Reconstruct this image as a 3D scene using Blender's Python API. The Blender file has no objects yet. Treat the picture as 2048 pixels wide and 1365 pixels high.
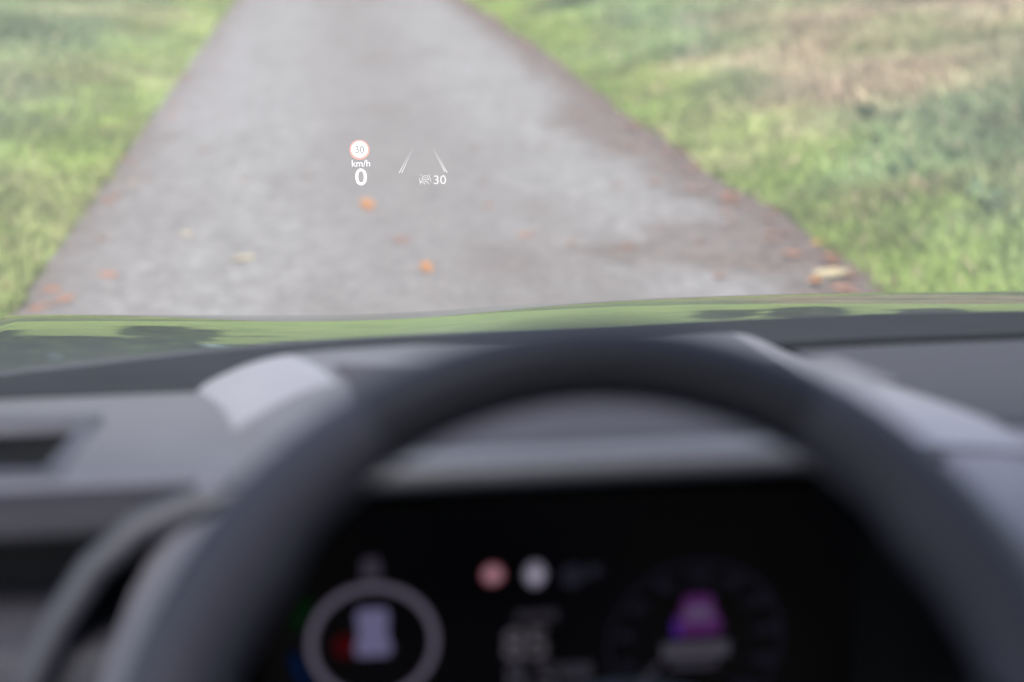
import bpy, bmesh, math, random
import numpy as np
from mathutils import Vector, Matrix

C = bpy.context.scene.collection
sc = bpy.context.scene
random.seed(4)
R = math.radians

# ------------------------------------------------------------------ camera
cam_d = bpy.data.cameras.new('camera')
cam = bpy.data.objects.new('camera', cam_d)
C.objects.link(cam)
sc.camera = cam
cam.location = (0, 0, 1.45)
cam.rotation_euler = (R(90 - 16.6028), 0, R(-7.2455))
cam_d.sensor_width = 36
cam_d.lens = 36 * 3000 / 2048
cam_d.clip_start = 0.02
cam_d.clip_end = 1500
cam_d.dof.use_dof = True
cam_d.dof.focus_distance = 1.864
cam_d.dof.aperture_fstop = 2.6
cam_d.dof.aperture_blades = 0

# ------------------------------------------------------------------ sky, sun, exposure
SUN_EL, SUN_AZ = 56, 188            # degrees; azimuth clockwise from +Y
w = bpy.data.worlds.new('World')
sc.world = w
w.use_nodes = True
nt = w.node_tree
bg = nt.nodes['Background']
sky = nt.nodes.new('ShaderNodeTexSky')
sky.sky_type = 'NISHITA'
sky.sun_disc = False
sky.sun_elevation = R(SUN_EL)
sky.sun_rotation = R(SUN_AZ)
sky.air_density = 1.0
sky.dust_density = 3.0
sky.ozone_density = 1.0
nt.links.new(sky.outputs[0], bg.inputs[0])
bg.inputs[1].default_value = 0.15

sd = bpy.data.lights.new('sun', 'SUN')
sd.energy = 2.9
sd.angle = R(25)
sd.color = (1.0, 0.93, 0.84)
sun = bpy.data.objects.new('sun', sd)
C.objects.link(sun)
el, az = R(SUN_EL), R(SUN_AZ)
sdir = Vector((math.sin(az) * math.cos(el), math.cos(az) * math.cos(el), math.sin(el)))
sun.rotation_euler = (-sdir).to_track_quat('-Z', 'Y').to_euler()
sun.location = (0, 0, 30)

sc.view_settings.view_transform = 'Standard'
sc.view_settings.look = 'None'
sc.view_settings.exposure = 1.15
sc.view_settings.gamma = 1
sc.render.engine = 'CYCLES'
sc.cycles.use_denoising = True
sc.cycles.max_bounces = 8
sc.cycles.transparent_max_bounces = 12
sc.cycles.caustics_reflective = False
sc.cycles.caustics_refractive = False


# ------------------------------------------------------------------ helpers
def tag(o, label=None, cat=None, group=None, kind=None):
    if label: o['label'] = label
    if cat: o['category'] = cat
    if group: o['group'] = group
    if kind: o['kind'] = kind
    return o


def link(name, me, mat=None, parent=None):
    o = bpy.data.objects.new(name, me)
    C.objects.link(o)
    if mat is not None:
        for m in (mat if isinstance(mat, (list, tuple)) else [mat]):
            me.materials.append(m)
    if parent is not None:
        o.parent = parent
    return o


def obj(name, verts, faces, mat=None, parent=None, smooth=None, mats=None):
    me = bpy.data.meshes.new(name)
    me.from_pydata([tuple(v) for v in verts], [], [tuple(f) for f in faces])
    me.update()
    o = link(name, me, mat, parent)
    if mats is not None:
        me.polygons.foreach_set('material_index', mats)
    if smooth is not None:
        me.polygons.foreach_set('use_smooth', [True] * len(me.polygons))
        if smooth < 180:
            me.set_sharp_from_angle(angle=R(smooth))
    return o


class MB:
    """collects verts and faces for one mesh"""
    def __init__(s):
        s.v, s.f, s.m = [], [], []

    def add(s, v, f, m=0):
        k = len(s.v)
        s.v += [tuple(p) for p in v]
        s.f += [tuple(i + k for i in q) for q in f]
        s.m += [m] * len(f)
        return s

    def grid(s, rows, closed_u=False, m=0):
        k = len(rows[0])
        v = [p for r_ in rows for p in r_]
        f = []
        for i in range(len(rows) - 1):
            for j in range(k if closed_u else k - 1):
                a, b = i * k + j, i * k + (j + 1) % k
                f.append((a, b, b + k, a + k))
        return s.add(v, f, m)

    def box(s, lo, hi, m=0):
        (x0, y0, z0), (x1, y1, z1) = lo, hi
        v = [(x0, y0, z0), (x1, y0, z0), (x1, y1, z0), (x0, y1, z0),
             (x0, y0, z1), (x1, y0, z1), (x1, y1, z1), (x0, y1, z1)]
        f = [(0, 3, 2, 1), (4, 5, 6, 7), (0, 1, 5, 4), (1, 2, 6, 5), (2, 3, 7, 6), (3, 0, 4, 7)]
        return s.add(v, f, m)

    def tube(s, pts, rad, n=12, m=0, flat=1.0):
        pts = [Vector(p) for p in pts]
        rows = []
        for i, p in enumerate(pts):
            t = (pts[min(i + 1, len(pts) - 1)] - pts[max(i - 1, 0)]).normalized()
            a = t.cross(Vector((0, 0, 1)))
            if a.length < 1e-4: a = Vector((1, 0, 0))
            a.normalize()
            b = a.cross(t).normalized()
            rr = rad[i] if isinstance(rad, (list, tuple)) else rad
            rows.append([p + a * math.cos(q * 2 * math.pi / n) * rr + b * math.sin(q * 2 * math.pi / n) * rr * flat
                         for q in range(n)])
        s.grid(rows, True, m)
        for r_, fl in ((rows[0], 1), (rows[-1], 0)):
            idx = list(range(n))
            s.add(r_, [idx if fl else idx[::-1]], m)
        return s

    def build(s, name, mat, parent=None, smooth=None):
        return obj(name, s.v, s.f, mat, parent, smooth, s.m)


def mat(name):
    m = bpy.data.materials.new(name)
    m.use_nodes = True
    t = m.node_tree
    return m, t, t.nodes['Principled BSDF']


def N(t, typ, **kw):
    n = t.nodes.new(typ)
    for k, v in kw.items():
        if k.startswith('i_'):
            n.inputs[k[2:].replace('_', ' ')].default_value = v
        else:
            setattr(n, k, v)
    return n


def ramp(t, src, stops):
    r_ = N(t, 'ShaderNodeValToRGB')
    e = r_.color_ramp.elements
    while len(e) < len(stops): e.new(0.5)
    for el_, (p, c) in zip(e, stops):
        el_.position = p
        el_.color = (*c, 1) if len(c) == 3 else c
    t.links.new(src, r_.inputs[0])
    return r_.outputs[0]


def mix(t, fac, a, b):
    m = N(t, 'ShaderNodeMix', data_type='RGBA')
    for sock, v in ((m.inputs[0], fac), (m.inputs[6], a), (m.inputs[7], b)):
        if hasattr(v, 'is_output'): t.links.new(v, sock)
        elif isinstance(v, (int, float)): sock.default_value = v
        else: sock.default_value = (*v, 1)
    return m.outputs[2]


def mth(t, op, a, b=None, c=None):
    m = N(t, 'ShaderNodeMath', operation=op)
    for i, v in enumerate((a, b, c)):
        if v is None: continue
        if hasattr(v, 'is_output'): t.links.new(v, m.inputs[i])
        else: m.inputs[i].default_value = v
    return m.outputs[0]


def plastic(name, col, rough=0.5, grain=0.15, gscale=900, spec=0.5, var=0.12):
    """moulded, grained cabin plastic"""
    m, t, p = mat(name)
    tc = N(t, 'ShaderNodeTexCoord')
    n1 = N(t, 'ShaderNodeTexNoise', i_Scale=gscale, i_Detail=2.0)
    n2 = N(t, 'ShaderNodeTexNoise', i_Scale=9.0, i_Detail=4.0)
    t.links.new(tc.outputs['Object'], n1.inputs['Vector'])
    t.links.new(tc.outputs['Object'], n2.inputs['Vector'])
    c = ramp(t, n2.outputs[0], [(0.3, tuple(q * (1 - var) for q in col)), (0.7, tuple(q * (1 + var) for q in col))])
    t.links.new(c, p.inputs['Base Color'])
    p.inputs['Roughness'].default_value = rough
    p.inputs['Specular IOR Level'].default_value = spec
    b = N(t, 'ShaderNodeBump', i_Strength=grain, i_Distance=0.0006)
    t.links.new(n1.outputs[0], b.inputs['Height'])
    t.links.new(b.outputs[0], p.inputs['Normal'])
    return m


def glow(name, col, s):
    m, t, p = mat(name)
    t.nodes.remove(p)
    e = N(t, 'ShaderNodeEmission')
    e.inputs[0].default_value = (*col, 1)
    e.inputs[1].default_value = s
    t.links.new(e.outputs[0], t.nodes['Material Output'].inputs[0])
    return m


class Noise2:
    def __init__(s, seed, n=128):
        s.g = np.random.default_rng(seed).random((n, n)); s.n = n

    def one(s, x, y):
        xi, yi = np.floor(x).astype(int), np.floor(y).astype(int)
        fx, fy = x - xi, y - yi
        fx, fy = fx * fx * (3 - 2 * fx), fy * fy * (3 - 2 * fy)
        n = s.n; g = s.g
        a, b = g[xi % n, yi % n], g[(xi + 1) % n, yi % n]
        c, d = g[xi % n, (yi + 1) % n], g[(xi + 1) % n, (yi + 1) % n]
        return (a * (1 - fx) + b * fx) * (1 - fy) + (c * (1 - fx) + d * fx) * fy

    def __call__(s, x, y, sc_=1.0, octs=3):
        x, y = np.asarray(x, float) * sc_, np.asarray(y, float) * sc_
        v, a, tot = 0, 1.0, 0
        for k in range(octs):
            v = v + a * s.one(x + 17 * k, y + 31 * k); tot += a
            x, y, a = x * 2.03, y * 2.03, a * 0.5
        return v / tot


NA, NB, NC_, ND = Noise2(1), Noise2(2), Noise2(3), Noise2(5)
smooth01 = lambda a, b, v: (lambda q: q * q * (3 - 2 * q))(np.clip((np.asarray(v, float) - a) / (b - a), 0, 1))


def road_left(y):
    y = np.asarray(y, float)
    return -1.17 + 0.16 * (NA(y, 3.3, 0.55) - 0.5) + 0.10 * (NB(y, 1.7, 2.7) - 0.5)


def road_right(y):
    y = np.asarray(y, float)
    return 2.02 + 0.20 * (NA(y, 9.1, 0.6) - 0.5) + 0.10 * (NB(y, 5.2, 2.3) - 0.5)


def ground_h(x, y):
    x, y = np.asarray(x, float), np.asarray(y, float)
    dl, dr = np.clip(-1.15 - x, 0, 40), np.clip(x - 2.15, 0, 40)
    h = 0.06 * smooth01(0, 0.5, dl) + 0.055 * np.minimum(dl, 14)
    h = h + 0.05 * smooth01(0, 0.5, dr) + 0.13 * np.minimum(dr, 9)
    h = h + 0.29 * np.clip(y - 32, 0, 26) * smooth01(31, 38, y)
    h = h + 0.10 * (NC_(x, y, 0.35) - 0.5) * smooth01(0.1, 1.5, dl + dr)
    return h


# ------------------------------------------------------------------ ground
def mat_soil():
    m, t, p = mat('soil')
    tc = N(t, 'ShaderNodeTexCoord')
    n = N(t, 'ShaderNodeTexNoise', i_Scale=1.6, i_Detail=8.0, i_Roughness=0.65)
    t.links.new(tc.outputs['Object'], n.inputs['Vector'])
    n.inputs['Scale'].default_value = 0.9
    t.links.new(ramp(t, n.outputs[0], [(0.3, (0.11, 0.17, 0.045)), (0.55, (0.19, 0.27, 0.07)), (0.75, (0.26, 0.27, 0.10))]), p.inputs['Base Color'])
    p.inputs['Roughness'].default_value = 0.95
    return m


xs = np.unique(np.concatenate([np.linspace(-400, -14, 14), np.linspace(-14, 16, 61), np.linspace(16, 400, 14)]))
ys = np.unique(np.concatenate([np.linspace(-60, 0, 8), np.linspace(0, 32, 65), np.linspace(32, 90, 20), np.linspace(90, 700, 12)]))
gx, gy = np.meshgrid(xs, ys)
gz = ground_h(gx, gy) - 0.012
rows = [[(gx[i, j], gy[i, j], gz[i, j]) for j in range(len(xs))] for i in range(len(ys))]
ground = MB().grid(rows).build('ground', mat_soil(), None, 180)
tag(ground, kind='structure')


def mat_road():
    m, t, p = mat('worn_asphalt')
    tc = N(t, 'ShaderNodeTexCoord')
    P = tc.outputs['Object']
    sep = N(t, 'ShaderNodeSeparateXYZ'); t.links.new(P, sep.inputs[0])
    mp = N(t, 'ShaderNodeMapping'); mp.inputs['Scale'].default_value = (1, 0.28, 1)
    t.links.new(P, mp.inputs['Vector'])
    big = N(t, 'ShaderNodeTexNoise', i_Scale=1.1, i_Detail=6.0, i_Roughness=0.6)
    t.links.new(mp.outputs[0], big.inputs['Vector'])
    patch = N(t, 'ShaderNodeTexNoise', i_Scale=3.2, i_Detail=6.0, i_Roughness=0.7)
    t.links.new(mp.outputs[0], patch.inputs['Vector'])
    fine = N(t, 'ShaderNodeTexNoise', i_Scale=26.0, i_Detail=7.0, i_Roughness=0.8)
    t.links.new(P, fine.inputs['Vector'])
    chip = N(t, 'ShaderNodeTexVoronoi', i_Scale=75.0)
    t.links.new(P, chip.inputs['Vector'])
    # two pale wheel tracks, a browner crown between them
    xw = mth(t, 'ADD', sep.outputs[0], mth(t, 'MULTIPLY', mth(t, 'SUBTRACT', big.outputs[0], 0.5), 0.55))
    d1 = mth(t, 'ABSOLUTE', mth(t, 'SUBTRACT', xw, -0.42))
    d2 = mth(t, 'ABSOLUTE', mth(t, 'SUBTRACT', xw, 1.32))
    dm = mth(t, 'MINIMUM', d1, d2)
    base = ramp(t, dm, [(0.0, (0.262, 0.254, 0.244)), (0.28, (0.245, 0.235, 0.225)), (0.62, (0.214, 0.198, 0.186)), (0.95, (0.196, 0.177, 0.164))])
    c = mix(t, mth(t, 'MULTIPLY', ramp(t, patch.outputs[0], [(0.42, (0, 0, 0)), (0.66, (1, 1, 1))]), 0.4), base, (0.135, 0.117, 0.107))
    c = mix(t, mth(t, 'MULTIPLY', ramp(t, fine.outputs[0], [(0.40, (1, 1, 1)), (0.52, (0, 0, 0))]), 0.75), c, (0.07, 0.064, 0.060))
    c = mix(t, mth(t, 'MULTIPLY', ramp(t, chip.outputs[0], [(0.0, (1, 1, 1)), (0.22, (0, 0, 0))]), 0.35), c, (0.36, 0.34, 0.33))
    mot = N(t, 'ShaderNodeTexNoise', i_Scale=11.0, i_Detail=3.0, i_Roughness=0.6)
    t.links.new(P, mot.inputs['Vector'])
    c = mix(t, mth(t, 'MULTIPLY', ramp(t, mot.outputs[0], [(0.44, (1, 1, 1)), (0.58, (0, 0, 0))]), 0.38), c, (0.105, 0.093, 0.084))
    at_ = N(t, 'ShaderNodeAttribute', attribute_name='litter')
    lit = N(t, 'ShaderNodeTexNoise', i_Scale=16.0, i_Detail=7.0, i_Roughness=0.75)
    t.links.new(P, lit.inputs['Vector'])
    lc = ramp(t, lit.outputs[0], [(0.32, (0.045, 0.035, 0.029)), (0.5, (0.105, 0.080, 0.064)), (0.68, (0.21, 0.15, 0.115))])
    c = mix(t, at_.outputs['Fac'], c, lc)
    t.links.new(c, p.inputs['Base Color'])
    p.inputs['Roughness'].default_value = 0.72
    b = N(t, 'ShaderNodeBump', i_Strength=0.5, i_Distance=0.006)
    t.links.new(fine.outputs[0], b.inputs['Height'])
    t.links.new(b.outputs[0], p.inputs['Normal'])
    return m


yr = np.concatenate([np.linspace(-8, 3, 12), np.arange(3.2, 30, 0.07), np.linspace(30, 33, 4)])
rl, rr_ = road_left(yr), road_right(yr)
NU = 49
rows = []
U = np.linspace(0, 1, NU)
GX = rl[:, None] + (rr_ - rl)[:, None] * U
GY = np.repeat(yr[:, None], NU, 1)
GZ = 0.004 + 0.03 * (1 - (2 * U - 1) ** 2)[None] + np.zeros_like(GX)
road = MB().grid(np.stack([GX, GY, GZ], 2).tolist()).build('road', mat_road(), None, 180)
dr, dl = rr_[:, None] - GX, GX - rl[:, None]
tng = 0.16 + 0.20 * NA(GY, 9.2, 0.8) + 0.70 * np.exp(-((GY - 6.0) / 0.45) ** 2) * (0.6 + 0.8 * NB(GX, GY, 3)) + 0.22 * np.exp(-((GY - 9.4) / 1.1) ** 2)
mk = 0.85 - 0.85 * smooth01(0.35, 1.25, dr / tng + 1.6 * (NB(GX, GY, 4.0, 4) - 0.5))
ml = 0.5 * (1 - smooth01(0.25, 1.3, dl / (0.10 + 0.16 * NB(GY, 3.2, 1.1)) + 1.6 * (NA(GX + 9, GY, 5.0, 4) - 0.5)))
mc = 0.6 * smooth01(0.52, 0.68, NC_(GX, GY * .45, 1.3, 4)) * np.exp(-((GX - 0.55) / 0.55) ** 2)
at = road.data.attributes.new('litter', 'FLOAT', 'POINT')
at.data.foreach_set('value', np.maximum(np.maximum(mk, ml), mc).ravel())
tag(road, kind='structure')


def mat_dirt():
    m, t, p = mat('leaf_mould_dirt')
    tc = N(t, 'ShaderNodeTexCoord')
    n = N(t, 'ShaderNodeTexNoise', i_Scale=14.0, i_Detail=7.0, i_Roughness=0.75)
    v = N(t, 'ShaderNodeTexVoronoi', i_Scale=34.0)
    for q in (n, v): t.links.new(tc.outputs['Object'], q.inputs['Vector'])
    c = ramp(t, n.outputs[0], [(0.3, (0.05, 0.037, 0.031)), (0.5, (0.105, 0.078, 0.066)), (0.7, (0.20, 0.155, 0.135))])
    c = mix(t, mth(t, 'MULTIPLY', ramp(t, v.outputs[0], [(0.0, (1, 1, 1)), (0.25, (0, 0, 0))]), 0.4), c, (0.24, 0.15, 0.09))
    t.links.new(c, p.inputs['Base Color'])
    p.inputs['Roughness'].default_value = 0.9
    b = N(t, 'ShaderNodeBump', i_Strength=0.8, i_Distance=0.02)
    t.links.new(n.outputs[0], b.inputs['Height'])
    t.links.new(b.outputs[0], p.inputs['Normal'])
    return m


M_DIRT = mat_dirt()
yd = np.arange(3.6, 30, 0.10)
edge = road_right(yd)
inner = edge - 0.03
outer = edge + 0.06 + 0.16 * NA(yd, 4.4, 0.9) + 0.10 * np.exp(-((yd - 5.6) / 0.7) ** 2)
rows = []
for k, y in enumerate(yd):
    u = np.linspace(0, 1, 8)
    X = inner[k] + (outer[k] - inner[k]) * u
    ru = np.clip((X - float(road_left(y))) / (edge[k] - float(road_left(y))), 0, 1)
    base = np.where(X < edge[k], 0.004 + 0.03 * (1 - (2 * ru - 1) ** 2), np.maximum(ground_h(X, np.full(8, y)) - 0.012, 0.004))
    lift = 0.002 + 0.012 * np.sin(np.pi * u) * (0.4 + NC_(X, np.full(8, y), 6))
    rows.append([(X[i], y, base[i] + lift[i]) for i in range(8)])
dirt = MB().grid(rows).build('dirt_edge', M_DIRT, None, 180)
tag(dirt, kind='structure')
edge = road_left(yd)
rows = []
inner = edge + 0.03
outer = edge - 0.08 - 0.10 * NA(yd, 14.4, 1.2)
for k, y in enumerate(yd):
    u = np.linspace(0, 1, 6)
    X = outer[k] + (inner[k] - outer[k]) * u
    ru = np.clip((X - edge[k]) / (float(road_right(y)) - edge[k]), 0, 1)
    base = np.where(X > edge[k], 0.004 + 0.03 * (1 - (2 * ru - 1) ** 2), np.maximum(ground_h(X, np.full(6, y)) - 0.012, 0.004))
    rows.append([(X[i], y, base[i] + 0.002 + 0.006 * math.sin(math.pi * u[i])) for i in range(6)])
tag(MB().grid(rows).build('dirt_edge', M_DIRT, None, 180), kind='structure')


# ------------------------------------------------------------------ grass (stuff)
def mat_grass():
    m, t, p = mat('grass_blades')
    a = N(t, 'ShaderNodeAttribute', attribute_name='tint')
    t.links.new(a.outputs['Color'], p.inputs['Base Color'])
    p.inputs['Roughness'].default_value = 0.6
    p.inputs['Specular IOR Level'].default_value = 0.3
    tr = N(t, 'ShaderNodeBsdfTranslucent')
    t.links.new(a.outputs['Color'], tr.inputs[0])
    mx = N(t, 'ShaderNodeMixShader'); mx.inputs[0].default_value = 0.35
    t.links.new(p.outputs[0], mx.inputs[1]); t.links.new(tr.outputs[0], mx.inputs[2])
    t.links.new(mx.outputs[0], t.nodes['Material Output'].inputs[0])
    return m


M_GRASS = mat_grass()


def grass(name, x, y, seed, label, dist):
    """one mesh of bent blades rooted at x, y; dist = metres from the lane edge"""
    g = np.random.default_rng(seed)
    n = len(x)
    z = ground_h(x, y) - 0.02
    clump = NB(x, y, 1.1)
    tall = 0.07 + 0.13 * np.clip(clump - 0.25, 0, 1) * smooth01(0.0, 0.9, dist) + 0.05 * smooth01(0.5, 2, dist)
    h = tall * g.uniform(0.6, 1.35, n)
    wd = g.uniform(0.004, 0.009, n) * (1 + y / 14)
    th = g.uniform(0, 2 * np.pi, n)
    lean = g.uniform(0.15, 0.95, n) * h
    ld = g.uniform(0, 2 * np.pi, n)
    dx, dy = np.cos(th) * wd, np.sin(th) * wd
    lx, ly = np.cos(ld) * lean, np.sin(ld) * lean
    V = np.empty((n, 5, 3))
    V[:, 0] = np.stack([x - dx, y - dy, z], 1)
    V[:, 1] = np.stack([x + dx, y + dy, z], 1)
    V[:, 2] = np.stack([x + dx * .8 + lx * .35, y + dy * .8 + ly * .35, z + h * .62], 1)
    V[:, 3] = np.stack([x - dx * .8 + lx * .35, y - dy * .8 + ly * .35, z + h * .62], 1)
    V[:, 4] = np.stack([x + lx, y + ly, z + h], 1)
    me = bpy.data.meshes.new(name)
    me.vertices.add(n * 5)
    me.vertices.foreach_set('co', V.ravel())
    base = (np.arange(n) * 5)[:, None]
    loops = np.concatenate([base + np.array([0, 1, 2, 3]), base + np.array([3, 2, 4])], 1).ravel()
    me.loops.add(n * 7)
    me.loops.foreach_set('vertex_index', loops.astype(np.int32))
    me.polygons.add(n * 2)
    st = (np.arange(n) * 7)[:, None] + np.array([0, 4])
    me.polygons.foreach_set('loop_start', st.ravel().astype(np.int32))
    me.update(calc_edges=True)
    # colours of the plants themselves: lime sward by the lane, darker herb clumps, dry straw
    lime, mid = np.array([0.285, 0.375, 0.105]), np.array([0.245, 0.330, 0.150])
    blue, straw, brown = np.array([0.180, 0.245, 0.120]), np.array([0.54, 0.41, 0.30]), np.array([0.28, 0.21, 0.12])
    f_l = (1 - smooth01(0.25, 1.1, dist + 1.2 * (NA(x, y, 1.3) - 0.5)))[:, None]
    f_b = smooth01(0.42, 0.62, NC_(x, y, 0.55))[:, None] * smooth01(0.5, 1.4, dist)[:, None]
    f_br = (0.35 * smooth01(0.58, 0.72, ND(x, y, 1.7)))[:, None]
    dry = smooth01(1.5, 2.8, x - 0.33 * (y - 9) + 1.4 * (NA(x, y, 0.7) - 0.5)) * smooth01(7.6, 9.2, y + 2.2 * (NB(x, y, 0.8) - 0.5)) * (0.36 + 0.5 * smooth01(0.35, 0.55, ND(x, y, 0.9)))
    dry = (np.where(x > 0, dry, 0.25 * smooth01(0.5, 0.7, NA(x, y, 0.45))))[:, None]
    col = mid * (1 - f_l) + lime * f_l
    col = col * (1 - f_b) + blue * f_b
    col = col * (1 - f_br) + brown * f_br
    dry = np.clip(dry * g.uniform(0.5, 1.3, (n, 1)), 0, 1)
    dry = np.maximum(dry, (g.random((n, 1)) < 0.06) * 0.8)
    col = col * (1 - dry) + straw * dry
    col = col * g.uniform(0.78, 1.25, (n, 1)) * (0.84 + 0.32 * smooth01(0.3, 0.7, NB(x + 40, y, 5.5)))[:, None] * (0.82 + 0.36 * smooth01(0.3, 0.7, NA(x, y + 50, 1.1)))[:, None]
    rgba = np.ones((n, 5, 4)); rgba[:, :, :3] = np.clip(col, 0.01, 0.6)[:, None, :]
    at = me.color_attributes.new('tint', 'FLOAT_COLOR', 'POINT')
    at.data.foreach_set('color', rgba.ravel())
    o = link(name, me, M_GRASS)
    return tag(o, label, 'grass', None, 'stuff')


g0 = np.random.default_rng(11)
n = 190000
y = 3.5 + 27 * g0.random(n) ** 1.25
x = road_left(y) - 0.02 - (0.1 + 8.5 * g0.random(n) ** 1.2) * (0.35 + 0.65 * y / 24) + 0.1
grass('left_verge_grass', x, y, 21, 'soft green grass verge on the left side of the lane', road_left(y) - x)
n = 260000
y = 3.5 + 27 * g0.random(n) ** 1.25
x = road_right(y) + 0.10 + (10.5 * g0.random(n) ** 1.15) * (0.35 + 0.65 * y / 24)
grass('right_bank_grass', x, y, 22, 'rough grass bank with dry tan patches right of the lane', x - road_right(y) - 0.06)


# broad leaved weeds among the grass, one mass
def herbs(name, count, xr, yr_, seed, label):
    g = np.random.default_rng(seed)
    V, F, col = [], [], []
    for _ in range(count):
        cx, cy = g.uniform(*xr), g.uniform(*yr_)
        if NC_(cx, cy, 0.55) < 0.47: continue
        cz = float(ground_h(cx, cy))
        c = np.array([[0.075, 0.14, 0.055], [0.10, 0.18, 0.05], [0.09, 0.15, 0.08]][g.integers(3)]) * g.uniform(0.75, 1.3)
        for q in range(g.integers(7, 16)):
            a, el_, L = g.uniform(0, 6.28), g.uniform(0.15, 1.2), g.uniform(0.08, 0.2)
            d = np.array([math.cos(a) * math.cos(el_), math.sin(a) * math.cos(el_), math.sin(el_)])
            s_ = np.array([-math.sin(a), math.cos(a), 0]) * L * 0.22
            p0 = np.array([cx, cy, cz]) + g.uniform(-.07, .07, 3) * [1, 1, 0.3]
            k = len(V)
            V += [p0, p0 + d * L * .5 + s_, p0 + d * L + [0, 0, -.03], p0 + d * L * .5 - s_]
            F.append((k, k + 1, k + 2, k + 3)); col += [c] * 4
    o = obj(name, V, F, M_GRASS)
    at = o.data.color_attributes.new('tint', 'FLOAT_COLOR', 'POINT')
    rgba = np.ones((len(V), 4)); rgba[:, :3] = np.array(col)
    at.data.foreach_set('color', rgba.ravel())
    tag(o, label, 'weeds', None, 'stuff')


herbs('bank_weeds', 2600, (2.7, 9), (4, 24), 31, 'broad leaved weeds growing through the right grass bank')
herbs('verge_weeds', 1500, (-7, -1.9), (4, 24), 32, 'broad leaved weeds growing through the left grass verge')


# ------------------------------------------------------------------ woodland beyond the lane (mirrored in the bonnet)
def woodland():
    g = np.random.default_rng(8)
    V, F, mi, col = [], [], [], []
    spots = []
    for k in range(24): spots.append((-44 + 3.8 * k + g.uniform(-1, 1), 60 + g.uniform(-2, 6), g.uniform(9, 13)))
    for k in range(8):
        spots.append((-22 - g.uniform(0, 6), 24 + 4 * k + g.uniform(-1, 1), g.uniform(9, 13)))
        spots.append((30 + g.uniform(0, 5), 22 + 4 * k + g.uniform(-1, 1), g.uniform(8, 12)))
    for k in range(44): spots.append((g.uniform(-44, 34), g.uniform(36, 56), g.uniform(1.5, 4.5)))
    mb = MB()
    spots = [q for q in spots if abs(q[0] - 4) > 2.6]
    for (cx, cy, H) in spots:
        cz = float(ground_h(cx, cy)) - 0.1
        mb.tube([(cx, cy, cz), (cx + .1, cy, cz + H * .35), (cx + g.uniform(-.5, .5), cy, cz + H * .75)], [0.26, 0.19, 0.07], 7)
    nb = len(mb.f)
    V += mb.v; F += mb.f; mi += [1] * nb; col += [(0.06, 0.05, 0.04)] * len(mb.v)
    for (cx, cy, H) in spots:
        cz = float(ground_h(cx, cy))
        tone = np.array([[0.065, 0.115, 0.02], [0.09, 0.15, 0.025], [0.055, 0.095, 0.02]][g.integers(3)])
        blobs = [(cx + g.normal(0, H * .13), cy + g.normal(0, H * .13), cz + H * g.uniform(.02, .95) , H * g.uniform(.08, .19)) for _ in range(26)]
        for (bx, by, bz, br) in blobs:
            for _ in range(80):
                d = g.normal(size=3); d /= np.linalg.norm(d)
                p0 = np.array([bx, by, bz]) + d * br * g.uniform(.3, 1.05)
                a, b = g.normal(size=3), g.normal(size=3)
                a /= np.linalg.norm(a); b /= np.linalg.norm(b)
                L = g.uniform(.25, .6)
                k = len(V)
                V += [p0 - a * L, p0 + b * L * .6, p0 + a * L, p0 - b * L * .6]
                F.append((k, k + 1, k + 2, k + 3)); mi.append(0)
                c = tone * g.uniform(.7, 1.4)
                col += [tuple(c)] * 4
    bark = plastic('bark', (0.07, 0.055, 0.045), 0.9, 0.3, 20)
    o = obj('woodland', V, F, [M_GRASS, bark], mats=mi)
    at = o.data.color_attributes.new('tint', 'FLOAT_COLOR', 'POINT')
    rgba = np.ones((len(V), 4)); rgba[:, :3] = np.array([tuple(c) for c in col])
    at.data.foreach_set('color', rgba.ravel())
    tag(o, 'dark woodland mirrored in the glossy bonnet', 'woodland', None, 'stuff')


woodland()


# ------------------------------------------------------------------ fallen leaves, each a thing
def mat_leaf(name, a, b):
    m, t, p = mat(name)
    tc = N(t, 'ShaderNodeTexCoord')
    n_ = N(t, 'ShaderNodeTexNoise', i_Scale=60.0, i_Detail=4.0)
    t.links.new(tc.outputs['Object'], n_.inputs['Vector'])
    t.links.new(ramp(t, n_.outputs[0], [(0.35, a), (0.65, b)]), p.inputs['Base Color'])
    p.inputs['Roughness'].default_value = 0.6
    return m


LEAF_M = {'orange': mat_leaf('orange_leaf', (0.25, 0.10, 0.02), (0.33, 0.14, 0.035)),
          'brown': mat_leaf('brown_leaf', (0.17, 0.075, 0.035), (0.30, 0.14, 0.07)),
          'russet': mat_leaf('russet_leaf', (0.22, 0.105, 0.06), (0.30, 0.15, 0.085)),
          'yellow': mat_leaf('yellow_leaf', (0.48, 0.30, 0.05), (0.60, 0.40, 0.10)),
          'pale': mat_leaf('pale_leaf', (0.38, 0.32, 0.17), (0.50, 0.43, 0.26))}


def leaf_mesh(k):
    """a curled leaf blade with a midrib fold, serrated outline and a stalk"""
    g = random.Random(k)
    L, W, curl = 1.0, g.uniform(.30, .42), g.uniform(.03, .14)
    st = 9
    rows = []
    for i in range(st):
        u = i / (st - 1)
        wv = W * math.sin(math.pi * min(1, u * .96 + .02)) ** .75 * (1 + .10 * (-1) ** i)
        zc = curl * .35 * (2 * u - 1) ** 2
        rows.append([(-wv, u * L - .5, zc + curl * wv * .8), (-wv * .5, u * L - .5, zc + curl * wv * .25), (0, u * L - .5, zc),
                     (wv * .5, u * L - .5, zc + curl * wv * .25), (wv, u * L - .5, zc + curl * wv * (.8 + g.uniform(-.3, .3)))])
    mb = MB().grid(rows)
    mb.tube([(0, -.5, curl * .35), (.03, -.66, curl * .3), (.06, -.78, curl * .5)], [.022, .018, .012], 5)
    me = bpy.data.meshes.new('fallen_leaf')
    me.from_pydata(mb.v, [], mb.f)
    me.polygons.foreach_set('use_smooth', [True] * len(me.polygons))
    return me


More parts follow.
